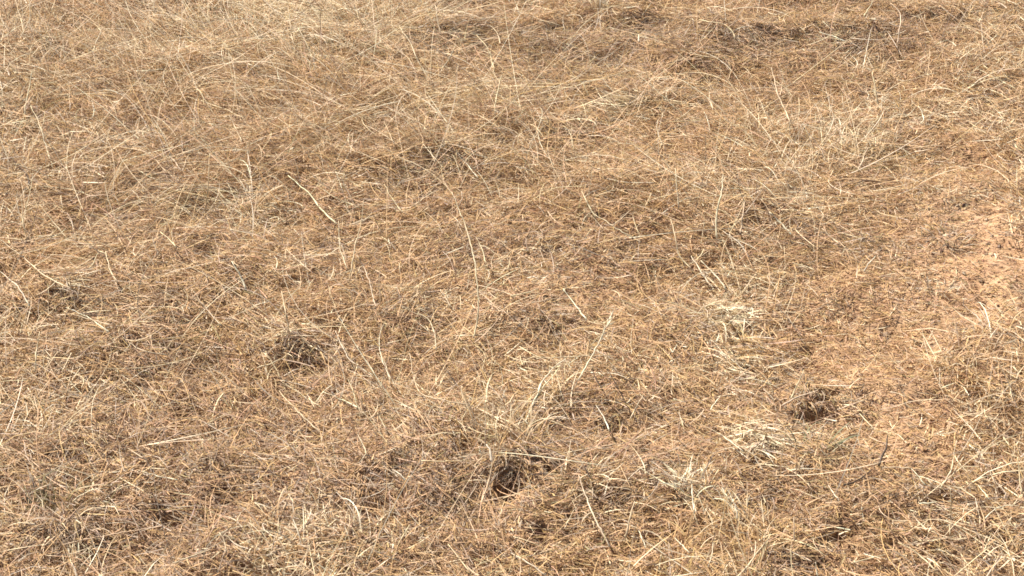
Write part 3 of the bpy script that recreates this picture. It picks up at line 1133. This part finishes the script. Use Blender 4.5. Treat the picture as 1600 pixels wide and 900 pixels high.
T(108, 852, 300, .045, (.07, .13), (25, 70), (-95, 60), 'YSYPB', "domed grey tuft drooping toward the bottom left corner", bend=1.6)
T(116, 893, 50, .012, (.04, .07), (40, 80), (80, 40), 'WPW', "small white sprout below the domed tuft, bottom left", bend=.4, big=8, bigw=1.7)
T(492, 862, 340, .11, (.05, .12), (25, 75), (90, 75), 'PSPSW', "cream tuft spreading at the bottom edge, left of centre", bend=.7, big=12)
T(425, 850, 160, .06, (.05, .11), (25, 75), None, 'PSY', "straw tuft between the bottom edge and a long leaning stalk, left", bend=.7)
T(930, 800, 260, .05, (.05, .11), (40, 85), (-90, 80), 'YSYPB', "grey tuft of upright blades at lower centre right", bend=.8)
T(905, 765, 130, .035, (.04, .1), (40, 80), None, 'YPO', "thin grey tuft behind the leaning stalk, lower centre", bend=.7)
T(1168, 692, 110, .045, (.05, .12), (20, 65), (-60, 35), 'WPWP', "bleached tuft hooking rightward below the diagonal bundle", bend=.8, big=12, bigw=1.7)
T(1080, 782, 130, .03, (.05, .10), (35, 80), (110, 50), 'WPWS', "small bleached tuft left of the white blades, lower right", bend=.6, bigw=1.7)
T(1148, 808, 120, .024, (.05, .10), (45, 85), (110, 40), 'WPWG', "white-bladed tuft above the bottom brown hollow, right", bend=.6, big=12, bigw=1.8)
T(1110, 880, 260, .09, (.06, .13), (45, 85), (95, 60), 'PSGS', "upright straw tuft at the bottom edge, right of centre", bend=.5)
T(1185, 852, 160, .04, (.06, .12), (30, 75), (60, 60), 'GSGP', "golden tuft above the brown hollow at the bottom edge", bend=.7)
T(1275, 240, 380, .14, (.05, .13), (35, 80), (100, 65), 'PSPSW', "pale upright grass clump below the white stalks, upper right", bend=.5, big=14)
T(1345, 222, 260, .11, (.05, .12), (30, 75), (60, 70), 'PSPSW', "pale upright clump just right of its taller twin, upper right", bend=.6)
T(1340, 390, 140, .035, (.03, .07), (35, 80), None, 'OYOB', "low olive tuft on sandy ground at right", bend=.7)
T(1480, 385, 170, .06, (.025, .06), (35, 80), None, 'OYSY', "low olive grey tuft beside the sandy patch at far right", bend=.7, squash=.6)
T(1470, 465, 90, .03, (.025, .06), (30, 80), None, 'YPY', "small grey tuft in the sandy ground at far right", bend=.7)
T(1325, 70, 200, .05, (.03, .08), (25, 75), None, 'BYBSP', "dark mat of dead grass at top right", bend=.8)
T(1500, 34, 230, .085, (.03, .08), (25, 75), None, 'BYBSP', "long dark strip of dead grass at the top right edge", bend=.8, squash=.4)
T(1000, 54, 240, .07, (.03, .08), (25, 75), None, 'BYBSP', "brown mat of dead grass at top centre", bend=.8, squash=.6)
T(1180, 78, 240, .08, (.03, .08), (25, 75), None, 'BYBSP', "brown grey mat between the two top dark mats", bend=.8, squash=.5)
T(695, 78, 200, .06, (.03, .08), (25, 75), None, 'YBYP', "greyish mat of dead grass at upper centre left", bend=.8)
T(40, 470, 220, .08, (.06, .14), (15, 55), (-45, 40), 'OYSPSP', "olive grey tuft combed rightward at the left edge, mid height", bend=.8)
T(60, 428, 180, .05, (.07, .15), (10, 45), (-40, 25), 'SPSO', "straw tuft laid rightward at the left edge, above the olive one", bend=.6)
T(465, 540, 160, .05, (.05, .11), (20, 70), (-80, 60), 'YPSY', "grey tuft overhanging the brown shaded pit, left of centre", bend=1.2)
T(328, 385, 90, .045, (.03, .07), (15, 60), (-90, 60), 'BYRS', "brown tuft overhanging the round hollow at centre left", bend=1.2)
T(1270, 710, 130, .04, (.04, .09), (40, 85), None, 'YOVY', "fine grey-green tuft below the dark mound at right", bend=.6)
T(880, 610, 120, .035, (.05, .12), (20, 60), (-120, 40), 'PSPY', "loose straw tuft under the arched pair of stalks, below centre", bend=.8)
T(955, 645, 120, .03, (.04, .09), (25, 70), (-90, 50), 'YBSD', "brown tuft overhanging the white-straw pit, below centre", bend=1.2)
T(616, 730, 70, .024, (.03, .065), (20, 65), (-90, 60), 'YSPB', "dark little tuft overhanging the small pit at lower centre", bend=1.2)
T(1570, 815, 170, .05, (.05, .11), (30, 80), None, 'YPBY', "grey tangled tuft at the lower right edge", bend=.7)
T(90, 278, 150, .05, (.08, .16), (5, 30), (-18, 18), 'WPPS', "pale laid tuft at left, below the bent dark stem", bend=.4)
T(60, 92, 26, .006, (.03, .055), (45, 85), (90, 60), 'WW', "small white forked sprig beside a dark spot at upper left", bend=.3, big=6, bigw=2.0)
T(945, 468, 60, .014, (.015, .035), (20, 85), None, 'WPY', "fuzzy white seed tuft just above the feathery stalk, centre", bend=.4, big=6)
T(100, 462, 90, .03, (.05, .12), (5, 40), (-35, 25), 'WYP', "grey-white laid tuft over dark gaps near the left edge", bend=.5)
T(870, 62, 60, .022, (.018, .035), (20, 75), None, 'VVO', "dark green weed in the grass at top centre", width=(.003, .006), bend=.4, name="weed", cat="weed", big=8)
T(1086, 126, 50, .018, (.015, .03), (20, 75), None, 'VOY', "small grey-green weed below the top brown mats", width=(.003, .005), bend=.4, name="weed", cat="weed", big=6)

NAMER.finish()
